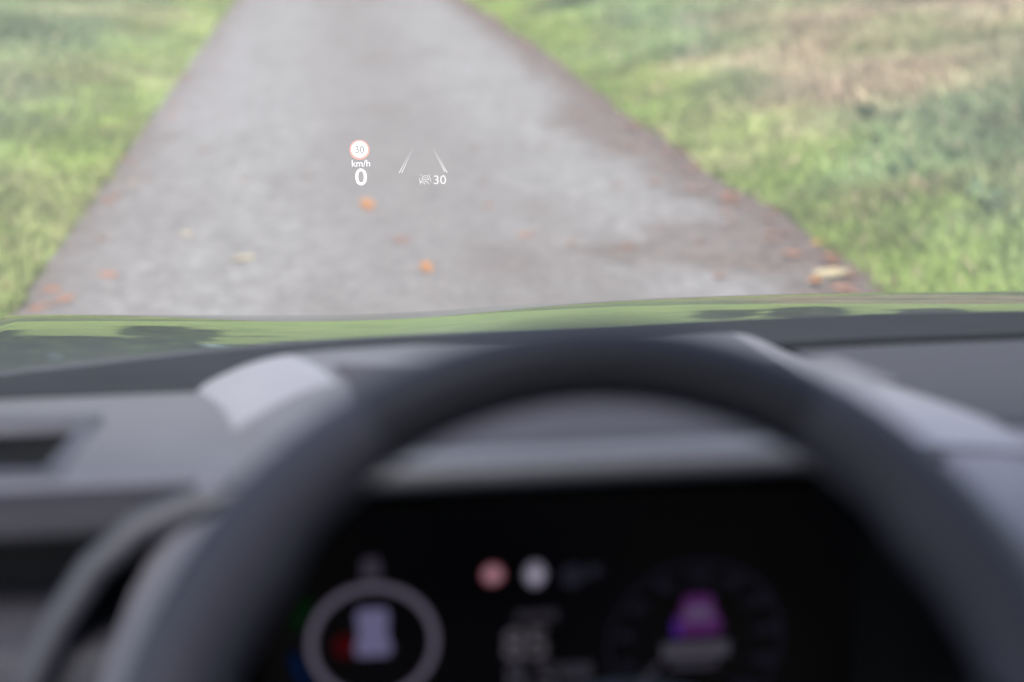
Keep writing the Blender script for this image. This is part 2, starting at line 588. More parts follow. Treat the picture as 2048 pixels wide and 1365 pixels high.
LEAF_BASE = {c: [leaf_mesh(10 * i + k) for k in range(3)] for i, c in enumerate(LEAF_M)}
for c, ms in LEAF_BASE.items():
    for me in ms: me.materials.append(LEAF_M[c])


def surf_h(x, y):
    l, r_ = float(road_left(y)), float(road_right(y))
    if l < x < r_:
        u = (x - l) / (r_ - l)
        z = 0.004 + 0.03 * (1 - (2 * u - 1) ** 2)
        if x > r_ - 0.3: z += 0.016
        return z
    return float(ground_h(x, y)) + 0.02


def leaf(x, y, size, colour, label, group=None, tilt=None):
    o = bpy.data.objects.new('fallen_leaf', random.choice(LEAF_BASE[colour]))
    C.objects.link(o)
    o.location = (x, y, surf_h(x, y) + 0.004)
    o.scale = (size, size, size)
    o.rotation_euler = (random.uniform(-.08, .08), random.uniform(-.08, .08), random.uniform(0, 6.28))
    if tilt:
        o.rotation_euler = (tilt, .1, .2)
        o.location.z += size * .5 * math.sin(tilt) * .9
    return tag(o, label, 'leaf', group)


leaf(0.200, 6.95, 0.085, 'orange', 'bright orange leaf on the lane just below the floating zero', tilt=.5)
leaf(0.388, 5.70, 0.065, 'orange', 'orange leaf near the bonnet in the middle of the lane', tilt=.5)
leaf(1.955, 5.50, 0.15, 'pale', 'large pale yellow leaf on the dirt at the lane right edge by the bonnet')
leaf(1.86, 5.40, 0.075, 'orange', 'small orange leaf beside the large pale yellow leaf')
leaf(2.10, 6.05, 0.085, 'yellow', 'golden yellow leaf at the foot of the right grass bank')
leaf(-0.33, 6.02, 0.10, 'pale', 'long pale leaf lying on the left wheel track near the bonnet')
leaf(-0.60, 6.55, 0.06, 'pale', 'small whitish leaf on the left part of the lane')
leaf(0.86, 6.30, 0.075, 'russet', 'single russet leaf right of the lane centre, short of the bonnet')
leaf(0.32, 6.25, 0.075, 'brown', 'brown leaf between the two orange leaves on the lane')
leaf(-0.98, 7.9, 0.07, 'yellow', 'yellow leaf on the left edge of the lane beside the grass')
leaf(2.16, 5.35, 0.08, 'russet', 'russet leaf lying in the grass right of the large pale leaf')

g1 = random.Random(77)
for _ in range(80):
    yy = 4.9 + 14 * g1.random() ** 1.5
    leaf(float(road_right(yy)) - abs(g1.gauss(-.02, .18)) + .08, yy, g1.uniform(.05, .085), g1.choice(['brown', 'brown', 'russet']),
         'dull brown leaf among the litter along the right edge of the lane', 'brown leaves along the right edge of the lane')
for _ in range(54):
    yy = 5.0 + 12 * g1.random() ** 1.4
    leaf(float(road_left(yy)) + abs(g1.gauss(0, .17)) - .05, yy, g1.uniform(.05, .085), g1.choice(['russet', 'russet', 'brown']),
         'dry russet leaf scattered along the left edge of the lane', 'russet leaves along the left edge of the lane')
for _ in range(22):
    yy = 5.4 + 10 * g1.random() ** 1.3
    xx = g1.uniform(-.7, 1.6)
    if abs(xx - .17) < .25 and abs(yy - 7.2) < .5: continue
    leaf(xx, yy, g1.uniform(.045, .07), g1.choice(['brown', 'russet']),
         'small dull leaf lying flat on the open asphalt of the lane', 'small dull leaves on the open lane')


# loose stones washed onto the right edge, one mass
def stones():
    g = np.random.default_rng(5)
    mb = MB()
    for _ in range(420):
        yy = 4.8 + 9 * g.random() ** 1.3
        xx = float(road_right(yy)) - abs(g.normal(0, .16)) - .3 * math.exp(-((yy - 6.1) / .5) ** 2) * g.random()
        s_ = g.uniform(.004, .012)
        zz = surf_h(xx, yy) + s_ * .4
        pts = [np.array([1, 0, 0]), np.array([0, 1, 0]), np.array([-1, 0, 0]), np.array([0, -1, 0]), np.array([0, 0, .8]), np.array([0, 0, -.8])]
        v = [np.array([xx, yy, zz]) + q * s_ * g.uniform(.7, 1.3) for q in pts]
        mb.add(v, [(0, 1, 4), (1, 2, 4), (2, 3, 4), (3, 0, 4), (1, 0, 5), (2, 1, 5), (3, 2, 5), (0, 3, 5)])
    o = mb.build('loose_stones', plastic('pale_stone', (0.20, 0.18, 0.165), .8, .3, 80, var=.5))
    tag(o, 'small grey stones scattered over the dirt on the right lane edge', 'gravel', None, 'stuff')


stones()

# ------------------------------------------------------------------ the car
M_TOP = plastic('grey_dash_plastic', (0.135, 0.130, 0.152), 0.5)
M_REAR = plastic('dark_dash_plastic', (0.030, 0.030, 0.038), 0.65, spec=0.15)
M_FASCIA = plastic('charcoal_panel_plastic', (0.050, 0.050, 0.066), 0.55, 0.4, 500)
M_TRIM = plastic('light_grey_lip_plastic', (0.070, 0.071, 0.088), .5)
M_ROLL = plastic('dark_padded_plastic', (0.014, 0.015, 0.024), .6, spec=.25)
M_BEZEL = plastic('satin_silver_plastic', (0.20, 0.20, 0.245), .45)
M_SHEEN = plastic('sheen_toned_plastic', (0.28, 0.27, 0.32), .38)  # paler copy of the dash grey, sky sheen put into the colour
M_BLACK = plastic('matt_black_plastic', (0.006, 0.006, 0.008), 0.6)
M_LEATHER = plastic('black_leather', (0.021, 0.020, 0.032), 0.45, 0.3, 700)
M_HEAD = plastic('grey_headlining', (0.30, 0.30, 0.30), 0.9)


def mat_paint():
    m, t, p = mat('dark_clearcoat_paint')
    tc = N(t, 'ShaderNodeTexCoord')
    n_ = N(t, 'ShaderNodeTexNoise', i_Scale=2500.0, i_Detail=1.0)
    t.links.new(tc.outputs['Object'], n_.inputs['Vector'])
    t.links.new(ramp(t, n_.outputs[0], [(0.4, (0.004, 0.005, 0.005)), (0.75, (0.010, 0.012, 0.012))]), p.inputs['Base Color'])
    p.inputs['Metallic'].default_value = 0.4
    p.inputs['Roughness'].default_value = 0.35
    p.inputs['Coat Weight'].default_value = 1.0
    p.inputs['Coat Roughness'].default_value = 0.03
    return m


def mat_glass(name, veil):
    m, t, p = mat(name)
    t.nodes.remove(p)
    tr = N(t, 'ShaderNodeBsdfTransparent'); tr.inputs[0].default_value = (0.93, 0.95, 0.945, 1)
    gl = N(t, 'ShaderNodeBsdfGlossy'); gl.inputs['Roughness'].default_value = 0.0
    lw = N(t, 'ShaderNodeLayerWeight', i_Blend=0.5)
    f = mth(t, 'ADD', mth(t, 'MULTIPLY', mth(t, 'POWER', lw.outputs['Facing'], 5.0), 0.9), 0.06)
    m1 = N(t, 'ShaderNodeMixShader')
    t.links.new(f, m1.inputs[0]); t.links.new(tr.outputs[0], m1.inputs[1]); t.links.new(gl.outputs[0], m1.inputs[2])
    tl = N(t, 'ShaderNodeBsdfTranslucent'); tl.inputs[0].default_value = (0.9, 0.9, 0.9, 1)
    tc = N(t, 'ShaderNodeTexCoord')
    n_ = N(t, 'ShaderNodeTexNoise', i_Scale=6.0, i_Detail=5.0)
    t.links.new(tc.outputs['Object'], n_.inputs['Vector'])
    fac = mth(t, 'MULTIPLY', mth(t, 'ADD', n_.outputs[0], 0.5), veil)  # pale mix added to imitate the veiling haze of reflections in the glass
    m2 = N(t, 'ShaderNodeMixShader')
    t.links.new(fac, m2.inputs[0]); t.links.new(m1.outputs[0], m2.inputs[1]); t.links.new(tl.outputs[0], m2.inputs[2])
    t.links.new(m2.outputs[0], t.nodes['Material Output'].inputs[0])
    return m


car = bpy.data.objects.new('car', None)
C.objects.link(car)
tag(car, 'dark car seen from its driver seat with glowing head-up display above the bonnet', 'car')

# bonnet: convex sheet dropping away forward, raised fender line at the left and a power bulge
CX = 0.48


BX = [-0.530, -0.479, -0.429, -0.378, -0.328, -0.277, -0.227, -0.176, -0.126, -0.075, -0.025, 0.026, 0.076, 0.127, 0.177, 0.228, 0.278, 0.329, 0.379, 0.430, 0.480, 0.531, 0.581, 0.632, 0.682, 0.733, 0.783, 0.834, 0.884, 0.935, 0.985, 1.036, 1.086, 1.137, 1.187, 1.238, 1.288, 1.339, 1.389, 1.440]
BZ = [0.0047, 0.0053, 0.0056, 0.0049, 0.0035, 0.0017, -0.0003, -0.0023, -0.0044, -0.0062, -0.0077, -0.0086, -0.0087, -0.0080, -0.0066, -0.0048, -0.0030, -0.0016, -0.0006, -0.0002, -0.0001, -0.0002, -0.0005, -0.0009, -0.0015, -0.0024, -0.0034, -0.0044, -0.0055, -0.0065, -0.0074, -0.0082, -0.0088, -0.0093, -0.0098, -0.0104, -0.0109, -0.0113, -0.0117, -0.0119]


# lengthwise section: nearly level at the rear, rolling over towards the nose
PU = np.linspace(-.2, 1.12, 133)
PS = np.interp(PU, [-.2, 0, .40, .55, .62, .68, .72, .80, .95, 1.12], [2.5, 3, 4.5, 8.0, 11.2, 14.8, 18.2, 23, 34, 50])
PZ = -np.cumsum(np.tan(np.radians(PS)) * .01)
PZ += .898 - np.interp(.72, PU, PZ)


def bonnet_z(x, y):
    u = y - 1.30
    z = float(np.interp(u, PU, PZ))
    e = lambda a, b, v: float(smooth01(a, b, v))
    z += float(np.interp(x, BX, BZ)) * e(-.1, .6, u)          # fender crest, valley and bulge across the width
    z -= 0.10 * e(0.88, 0.99, abs(x - CX)) ** 2
    return z


xb = np.unique(np.concatenate([np.linspace(-0.48, 1.44, 61), np.linspace(.2, .36, 11), np.linspace(.6, .76, 11)]))
yb = np.concatenate([np.linspace(1.36, 1.75, 14), np.linspace(1.765, 2.12, 40), np.linspace(2.14, 2.42, 12)])
rear = lambda x_: 1.347 - .16 * ((x_ - CX) / .86) ** 2
mb = MB().grid([[(x_, y_ if k > 8 else rear(x_) + (yb[9] - rear(x_)) * k / 9, bonnet_z(x_, y_ if k > 8 else rear(x_) + (yb[9] - rear(x_)) * k / 9)) for x_ in xb] for k, y_ in enumerate(yb)])
o = mb.build('bonnet', mat_paint(), car, 180)
o['label'] = 'dark glossy bonnet mirroring grass and trees'
# front wings and nose below the bonnet
mb = MB()
for sx in (-1, 1):
    X = CX + sx * 0.955
    mb.grid([[(X, y_, bonnet_z(X, y_) - 0.004) for y_ in (1.3, 1.7, 2.0, 2.2, 2.42)],
             [(X + sx * .02, y_, 0.62) for y_ in (1.3, 1.7, 2.0, 2.2, 2.42)],
             [(X, y_, 0.25) for y_ in (1.3, 1.7, 2.0, 2.2, 2.42)]])
mb.grid([[(x_, 2.425, bonnet_z(x_, 2.42) - .004) for x_ in np.linspace(-.47, 1.43, 9)], [(x_, 2.46, 0.5) for x_ in np.linspace(-.47, 1.43, 9)],
         [(x_, 2.42, 0.25) for x_ in np.linspace(-.47, 1.43, 9)]])
mb.build('front_body', mat_paint(), car, 40)

# black scuttle panel between bonnet and glass
us_ = np.linspace(-.96, .96, 21)
MB().grid([[(CX + u * .86, rear(CX + u * .86) + dy, (bonnet_z(CX + u * .86, rear(CX + u * .86)) if dz is None else dz - .01 * u * u) - .003) for u in us_] for dy, dz in ((.012, None), (-.004, 1.0), (-.006, 1.05), (-.014, 1.062))]).build('scuttle_panel', M_BLACK, car, 60)

# windscreen, curved pane
rows = []
for v in np.linspace(0, 1, 12):
    row = []
    for u in np.linspace(-1, 1, 17):
        hw = 0.86 - 0.14 * v
        row.append((CX + u * hw, 1.33 - 0.93 * v - 0.16 * u * u * (1 - .3 * v), 1.062 + 0.62 * v + 0.04 * math.sin(math.pi * v) - .01 * u * u))
    rows.append(row)
MB().grid(rows).build('windscreen', mat_glass('windscreen_glass', 0.075), car, 180)

# roof, pillars, doors, rear of the cabin
mb = MB()
rows = []
for v in np.linspace(0, 1, 8):
    rows.append([(CX + u * 0.70, 0.40 - v * 1.9 - .10 * u * u * (1 - v), 1.686 + .05 * math.sin(math.pi * min(1, v + .25)) - .03 * u * u) for u in np.linspace(-1, 1, 9)])
rows2 = [[(a, b, c - .03) for (a, b, c) in r_] for r_ in rows]
mb.grid(rows).grid([r_[::-1] for r_ in rows2])
mb.build('roof', [M_HEAD], car, 60)
for sx in (-1, 1):
    e = sx
    mb = MB().tube([(CX + e * .88, 1.19, 1.05), (CX + e * .80, .70, 1.40), (CX + e * .71, .30, 1.665)], [.05, .045, .04], 10)
    mb.build('windscreen_pillar', [M_HEAD], car, 180)
    mb = MB().tube([(CX + e * .90, -.35, .9), (CX + e * .86, -.38, 1.25), (CX + e * .72, -.42, 1.68)], [.07, .06, .05], 10)
    mb.build('door_pillar', [M_HEAD], car, 180)
    X = CX + e * .90
    mb = MB()
    rows = []
    for y_ in np.linspace(-1.5, 1.2, 10):
        rows.append([(X + e * .05, y_, 1.10), (X, y_, 1.13), (X - e * .03, y_, 1.09), (X - e * .02, y_, .95), (X - e * .06, y_, .85), (X - e * .06, y_, .35)])
    mb.grid(rows)
    d_ = mb.build('door', [M_FASCIA], car, 60)
    rows = [[(X + e * .02, y_, 1.125) for y_ in np.linspace(-1.4, .95, 6)], [(X - e * .04, y_ * .9, 1.40) for y_ in np.linspace(-1.4, .75, 6)],
            [(CX + e * .72, y_ * .86, 1.655) for y_ in np.linspace(-1.35, .36, 6)]]
    MB().grid(rows).build('side_window', mat_glass('side_glass', 0.02), d_, 180)
mb = MB()
mb.box((CX - .9, -1.62, .3), (CX + .9, -1.5, 1.2)).box((CX - .88, -1.5, .28), (CX + .88, 1.25, .33))
mb.build('cabin_floor', [M_BLACK], car)
for sx in (-1, 1):
    sxx = CX + sx * .38
    mb = MB()
    rows = []
    for (z_, hw, t_) in ((.62, .22, .06), (.9, .25, .05), (1.15, .23, .04), (1.27, .15, .03)):
        yy = -.38 - (z_ - .6) * .35
        rows.append([(sxx - hw, yy, z_), (sxx - hw * .5, yy + t_, z_), (sxx + hw * .5, yy + t_, z_), (sxx + hw, yy, z_), (sxx + hw * .6, yy - .12, z_), (sxx - hw * .6, yy - .12, z_)])
    mb.grid(rows, True)
    mb.add(rows[-1], [tuple(range(6))])
    mb.box((sxx - .25, -.42, .5), (sxx + .25, .12, .64))
    mb.build('seat', [M_LEATHER], car, 50)

# dashboard --------------------------------------------------------------
dash = bpy.data.objects.new('dashboard', None)
C.objects.link(dash)
dash.parent = car
TOPP = [(1.0, 1.121), (0.95, 1.132), (0.90, 1.142), (0.870, 1.147), (0.81, 1.157), (0.744, 1.1655), (0.74, 1.166), (0.725, 1.165), (0.711, 1.160), (0.7045, 1.1535), (0.702, 1.1485)]


def ysh(x):        # the dash bows: its lines bend back towards the doors
    return 0.05 * smooth01(-.05, .4, x)


mb = MB()
for xs_, prof in ((np.array([-.42, -.36, -.30]), TOPP), (np.array([-.148, -.10, -.04]), TOPP), (np.array([.355, .5, .7, .9, 1.1, 1.38]), TOPP)):
    mb.grid([[(x_, y_ + (float(ysh(x_)) if y_ > .9 else 0), z_) for x_ in xs_] for (y_, z_) in prof])
for seg in (TOPP[:4], TOPP[5:]):                                   # either side of the vent opening
    mb.grid([[(x_, y_, z_) for x_ in (-.30, -.25, -.20, -.148)] for (y_, z_) in seg])
mb.grid([[(x_, y_ + float(ysh(x_)), z_) for x_ in np.linspace(-.04, .355, 8)] for (y_, z_) in TOPP[:5]])
mb.build('top_panel', M_TOP, dash, 180)

mb = MB()
xs_ = np.linspace(-.42, 1.38, 30)
up_ = lambda x_: .010 * (1 - float(smooth01(-.15, .35, x_)))
mb.grid([[(x_, 1.30 - .16 * ((x_ - CX) / .9) ** 2 + .03, 1.064 + up_(x_)) for x_ in xs_], [(x_, 1.26 - .16 * ((x_ - CX) / .9) ** 2 + .03, 1.072 + up_(x_)) for x_ in xs_],
         [(x_, 1.10 + float(ysh(x_)) * .8, 1.103) for x_ in xs_], [(x_, 1.012 + float(ysh(x_)), 1.1195) for x_ in xs_], [(x_, 1.008 + float(ysh(x_)), 1.10) for x_ in xs_]])
mb.build('defroster_panel', M_REAR, dash, 40)
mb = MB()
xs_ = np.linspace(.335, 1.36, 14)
gap_z = lambda x_, y_: float(np.interp(y_, [.95, 1.0, 1.02], [1.132, 1.121, 1.118]))
mb.grid([[(x_, y_ + float(ysh(x_)), gap_z(x_, y_) + dz_) for x_ in xs_] for (y_, dz_) in ((1.018, -.003), (1.017, .002), (1.005, .0035), (.985, .0035), (.977, .003), (.976, -.003))])
mb.build('panel_gap_shade', plastic('gap_shade_black', (.008, .008, .010), .9, spec=.08), dash, 60)  # raised black strip painted as the shade in the panel gap

# front face below the padded top: charcoal roll, black shadow gap, lower panel
for (x0, x1) in ((-.42, -.05), (.40, 1.38)):
    xs_ = np.linspace(x0, x1, 8)
    MB().grid([[(x_, y_ - .0015, z_) for x_ in xs_] for (y_, z_) in ((.720, 1.1655), (.711, 1.1605), (.704, 1.1535), (.7015, 1.1480))]).build('padded_roll', M_ROLL, dash, 180)
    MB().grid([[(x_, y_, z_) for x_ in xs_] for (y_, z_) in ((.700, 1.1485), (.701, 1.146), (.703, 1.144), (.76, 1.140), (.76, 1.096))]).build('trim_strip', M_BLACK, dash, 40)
    MB().grid([[(x_, y_, z_) for x_ in xs_] for (y_, z_) in ((.76, 1.096), (.690, 1.099), (.679, 1.096), (.676, 1.090), (.665, 1.02), (.66, .93), (.70, .75), (.75, .4))]).build('lower_panel', M_FASCIA, dash, 40)

# the vent at the door end of the dash
vent = bpy.data.objects.new('air_vent', None)
C.objects.link(vent)
vent.parent = dash
zt = lambda y_: float(np.interp(y_, [p_[0] for p_ in TOPP[::-1]], [p_[1] for p_ in TOPP[::-1]]))
x0, x1, y0, y1 = -.30, -.148, .744, .870
vb = MB()
ring = lambda d, dz: [(x0 - d, y0 - d, zt(y0) + dz), (x1 + d, y0 - d, zt(y0) + dz), (x1 + d, y1 + d, zt(y1) + dz), (x0 - d, y1 + d, zt(y1) + dz)]
vb.grid([ring(.011, .0008), ring(.009, .0025), ring(.003, .003), ring(0, .001), ring(-.001, -.006)], True)
vb.build('vent_frame', M_TRIM, dash, 180)
vb = MB().grid([ring(0, -.004), ring(-.004, -.035)], True)
vb.add(ring(-.004, -.035), [(0, 1, 2, 3)])
for k in range(4):
    yy = y0 + .012 + k * .02
    z_ = zt(yy) - .012
    vb.add([(x0 + .003, yy, z_ - .007), (x1 - .003, yy, z_ - .007), (x1 - .003, yy + .011, z_ + .004), (x0 + .003, yy + .011, z_ + .004)], [(0, 1, 2, 3)])
vb.build('air_vent_louvres', plastic('dull_black_plastic', (.012, .013, .016), .9, spec=.1), dash)
bpy.data.objects.remove(vent)


# loudspeaker grille on the right of the dash top
def mat_grille():
    m, t, p = mat('perforated_grille')
    tc = N(t, 'ShaderNodeTexCoord')
    sep = N(t, 'ShaderNodeSeparateXYZ'); t.links.new(tc.outputs['Object'], sep.inputs[0])
    k = 2 * math.pi / 0.0095
    a = mth(t, 'SINE', mth(t, 'MULTIPLY', sep.outputs[0], k))
    b = mth(t, 'SINE', mth(t, 'MULTIPLY', sep.outputs[1], k))
    d = mth(t, 'MULTIPLY', a, b)
    f = ramp(t, mth(t, 'ADD', mth(t, 'MULTIPLY', d, 0.5), 0.5), [(0.45, (0, 0, 0)), (0.7, (1, 1, 1))])
    t.links.new(mix(t, f, (0.095, 0.093, 0.110), (0.006, 0.006, 0.008)), p.inputs['Base Color'])
    p.inputs['Roughness'].default_value = 0.6
    p.inputs['Specular IOR Level'].default_value = 0.3
    return m


gp = [(1.035, 1.1235), (.95, 1.1375), (.90, 1.147), (.85, 1.1555), (.79, 1.164), (.755, 1.168)]
xs_ = np.linspace(.335, .90, 8)
dtop = lambda x_, y_: float(np.interp(y_, [p_[0] + (float(ysh(x_)) if p_[0] > .9 else 0) for p_ in TOPP[::-1]], [p_[1] for p_ in TOPP[::-1]]))
mb = MB().grid([[(x_, y_ - .006, dtop(x_, y_ - .006) + .002) for x_ in xs_] for y_ in np.linspace(1.035, .752, 9)])
mb.build('speaker_grille', mat_grille(), dash, 40)

# instrument hood: lit lip around the display, sloping top, chamfered flanks, black throat
XM = 0.142
LIP = [(-.172, .655, 1.02), (-.155, .664, 1.075), (-.134, .672, 1.115), (-.116, .680, 1.140), (-.095, .688, 1.155), (-.070, .693, 1.163), (-.03, .697, 1.168)]
LIP += [(x_, .70, 1.1705) for x_ in np.linspace(.02, XM, 4)]
LIP = LIP + [(2 * XM - a, b, c) for (a, b, c) in LIP[-2::-1]]
mb = MB().tube(LIP[:-6], .0075, 12)
mb.build('hood_lip', M_TRIM, dash, 180)
HOOD = [[(-.105, 1.02, 1.117), (-.042, 1.03, 1.140), (.142, 1.04, 1.141), (.306, 1.05, 1.140), (.345, 1.06, 1.108)],
        [(-.082, .90, 1.139), (-.018, .98, 1.148), (.140, .95, 1.152), (.310, .97, 1.146), (.352, 1.0, 1.118)],
        [(-.068, .79, 1.159), (-.002, .92, 1.156), (.134, .87, 1.162), (.311, .88, 1.156), (.364, .90, 1.143)],
        [(-.061, .745, 1.166), (.007, .80, 1.168), (.131, .79, 1.169), (.314, .80, 1.165), (.372, .81, 1.159)],
        [(-.066, .712, 1.170), (.012, .73, 1.173), (.131, .73, 1.173), (.314, .735, 1.172), (.385, .75, 1.168)],
        [(-.072, .692, 1.169), (.012, .70, 1.1765), (.131, .70, 1.1775), (.300, .698, 1.176), (.396, .70, 1.162)]]
mb = MB()
rows = []
for k, r_ in enumerate(HOOD):
    r_ = [Vector(p_) for p_ in r_]
    rows.append([r_[0] + Vector((-.004, 0, -.05)), r_[0], r_[0].lerp(r_[1], .5), r_[1], r_[1].lerp(r_[2], .5), r_[2], r_[2].lerp(r_[3], .5), r_[3], r_[3].lerp(r_[4], .5) + Vector((0, 0, .003)), r_[4], r_[4] + Vector((.004, 0, -.05))])
rows = [[p_ + Vector((0, .012, -.05)) for p_ in rows[0]], [p_ + Vector((0, .006, -.006)) for p_ in rows[0]]] + rows
mb.grid(rows)
mb.m = [1 if (1 <= q % 10 <= 2 and 1 <= q // 10 <= 3) or (q % 10 in (7, 8) and q // 10 >= 1) else 0 for q in range(len(mb.f))]  # left flank and right shoulder faces get the painted sheen
o = mb.build('instrument_hood', [M_TOP, M_SHEEN], dash, 180)
sm = o.modifiers.new('smooth', 'SUBSURF'); sm.levels = 2; sm.render_levels = 3

# the projector window of the head-up display, let into the hood top
mb = MB()
lat = lambda r_, q: Vector(r_[1]).lerp(Vector(r_[2]), q * 2) if q < .5 else Vector(r_[2]).lerp(Vector(r_[3]), q * 2 - 1)
mb.grid([[lat(HOOD[k], q) * (1 - w_) + lat(HOOD[k + 1], q) * w_ + Vector((0, 0, .0012)) for q in np.linspace(.04, .96, 9)] for k, w_ in ((1, .5), (2, 0), (2, .5), (3, 0), (3, .5), (4, 0))])
mb.build('projector_window', plastic('smoked_projector_window', (0.055, 0.048, 0.062), .55, .02, spec=.3), dash, 180)
# satin inner bezel curving down both sides of the display
for O, I in (([(-.062, .702, 1.174), (-.083, .692, 1.153), (-.101, .680, 1.121), (-.113, .668, 1.093), (-.126, .652, 1.052), (-.135, .64, 1.0)],
              [(-.015, .668, 1.163), (-.038, .650, 1.135), (-.055, .634, 1.103), (-.068, .620, 1.073), (-.080, .605, 1.035), (-.088, .59, .99)]),
             ([(.300, .699, 1.175), (.355, .701, 1.170), (.402, .703, 1.160), (.420, .698, 1.130), (.427, .687, 1.09), (.432, .67, 1.04)],
              [(.270, .670, 1.166), (.300, .655, 1.150), (.325, .640, 1.125), (.342, .630, 1.095), (.355, .62, 1.06), (.362, .61, 1.02)])):
    cols = []
    for o_, i_ in zip(O, I):
        o_, i_ = Vector(o_), Vector(i_)
        cols.append([o_ + Vector((0, .02, -.004)), o_ + Vector((0, .004, 0)), o_.lerp(i_, .12), o_.lerp(i_, .6), i_, i_ + Vector((0, .03, 0))])
    MB().grid(cols).build('inner_bezel', M_BEZEL, dash, 180)
# throat
rows = [[(a, b + .004, c - .003) for (a, b, c) in LIP], [(XM + (a - XM) * .93, .775, 1.02 + (c - 1.02) * .88) for (a, b, c) in LIP]]
lo = [[(a, b, 0.86) for (a, b, c) in (r_[0], r_[-1])] for r_ in rows]
mb = MB().grid(rows)
for k, i in ((0, 0), (1, -1)):
    mb.add([rows[0][i], rows[1][i], lo[1][k], lo[0][k]], [(0, 1, 2, 3)])
mb.add([(-.17, .775, .86), (2 * XM + .17, .775, .86), (2 * XM + .17, .775, 1.16), (-.17, .775, 1.16)], [(0, 1, 2, 3)])
mb.build('instrument_throat', M_BLACK, dash, 40)

# instrument display ------------------------------------------------------
disp = bpy.data.objects.new('instrument_display', None)
C.objects.link(disp)
disp.parent = car
YS = 0.750


def scr(px, py, lift=0.0015):
    """a spot on the display face (metres: u right, v up from the display centre)"""
    return (0.109 + px, YS - lift, 1.050 + py)


m_scr, t_, p_ = mat('display_glass')
p_.inputs['Base Color'].default_value = (0.002, 0.002, 0.003, 1)
p_.inputs['Roughness'].default_value = 0.25
mb = MB().box((0.109 - .185, YS, .93), (0.109 + .185, YS + .012, 1.135))
mb.build('display_panel', m_scr, disp)


def disc(mb_, u, v, ru, rv, n__=32, lift=.0015, m=0):
    pts = [scr(u + ru * math.cos(2 * math.pi * i / n__), v + rv * math.sin(2 * math.pi * i / n__), lift) for i in range(n__)]
    mb_.add(pts, [tuple(range(n__))], m)
    return mb_


def annulus(mb_, u, v, r0, r1, a0=0, a1=360, n__=64, lift=.0015, m=0):
    A = np.radians(np.linspace(a0, a1, n__))
    mb_.grid([[scr(u + r_ * math.cos(a), v + r_ * math.sin(a), lift) for a in A] for r_ in (r0, r1)], m=m)
    return mb_


def quad(mb_, pts, lift=.0015, m=0):
    mb_.add([scr(u, v, lift) for (u, v) in pts], [tuple(range(len(pts)))], m)
    return mb_


GL, GR = (-.091, .004), (.091, -.008)
E_WH = lambda s_: glow('display_lavender', (0.80, 0.74, 1.0), s_)
mb = annulus(MB(), *GL, .0318, .0360)
mb.build('power_gauge_ring', glow('gauge_ring_glow', (0.75, 0.66, 0.95), .058), disp)
mb = quad(MB(), [(GL[0] - .0055, GL[1] + .039), (GL[0] + .0055, GL[1] + .039), (GL[0] + .0045, GL[1] + .051), (GL[0] - .0045, GL[1] + .051)])
mb.build('gauge_needle', glow('needle_glow', (0.75, 0.66, 0.95), .020), disp)
# small car seen from above inside the left gauge
car_px = [(-.010, .022), (.010, .022), (.0125, .016), (.011, .004), (.0115, -.004), (.0145, -.012), (.012, -.019), (-.012, -.019), (-.0145, -.012), (-.0115, -.004), (-.011, .004), (-.0125, .016)]
mb = quad(MB(), [(GL[0] + a * .72, GL[1] + .0055 + b * .70) for a, b in car_px], m=0)
mb.build('vehicle_symbol', glow('vehicle_symbol_glow', (0.58, 0.54, 1.0), .085), disp)
disc(MB(), GL[0] - .0155, GL[1] - .001, .006, .007).build('door_warning_mark', glow('red_mark', (1, .05, .08), .014), disp)
annulus(MB(), *GL, .041, .045, 140, 165, 12).build('charge_arc', glow('green_arc', (.02, 1, .15), .006), disp)
annulus(MB(), *GL, .041, .046, 185, 215, 12).build('reserve_arc', glow('blue_arc', (.02, .2, 1), .014), disp)
# signs in the middle
mb = disc(MB(), -.0245, .0415, .0040, .0040)
annulus(mb, -.0245, .0415, .0040, .0058, m=1)
mb.build('speed_limit_symbol', [glow('sign_pale', (1, .55, .68), .15), glow('sign_red', (1, .32, .42), .10)], disp)
mb = disc(MB(), -.001, .0402, .0058, .0075)
disc(mb, -.001, .0402, .003, .003, lift=.003, m=1)
mb.build('light_symbol', [glow('symbol_pale', (.80, .74, 1), .09), glow('symbol_core', (.85, .8, 1), .18)], disp)
mb = disc(MB(), .020, .038, .007, .007)
quad(mb, [(.028, .044), (.036, .044), (.036, .037), (.028, .037)])
mb.build('dim_symbol', glow('dim_symbol_glow', (.6, .6, 1), .009), disp)


def text_mesh(body, size, thick=0.0, align='CENTER'):
    cu = bpy.data.curves.new('lettering', 'FONT')
    cu.body = body
    cu.size = size
    cu.align_x = align
    cu.align_y = 'CENTER'
    cu.offset = thick
    cu.resolution_u = 6
    to = bpy.data.objects.new('lettering', cu)
    C.objects.link(to)
    bpy.context.view_layer.update()
    me = bpy.data.meshes.new_from_object(to.evaluated_get(bpy.context.evaluated_depsgraph_get()))
    bpy.data.objects.remove(to)
    return me


def text_on(body, size, place, thick=0.0, sx=1.0, sy=1.0):
    """verts, faces of a word laid out by place(u, v) -> xyz"""
    me = text_mesh(body, size, thick)
    v = [place(p_.co.x * sx, p_.co.y * sy) for p_ in me.vertices]
    f = [tuple(q.vertices) for q in me.polygons]
    bpy.data.meshes.remove(me)
    return v, f


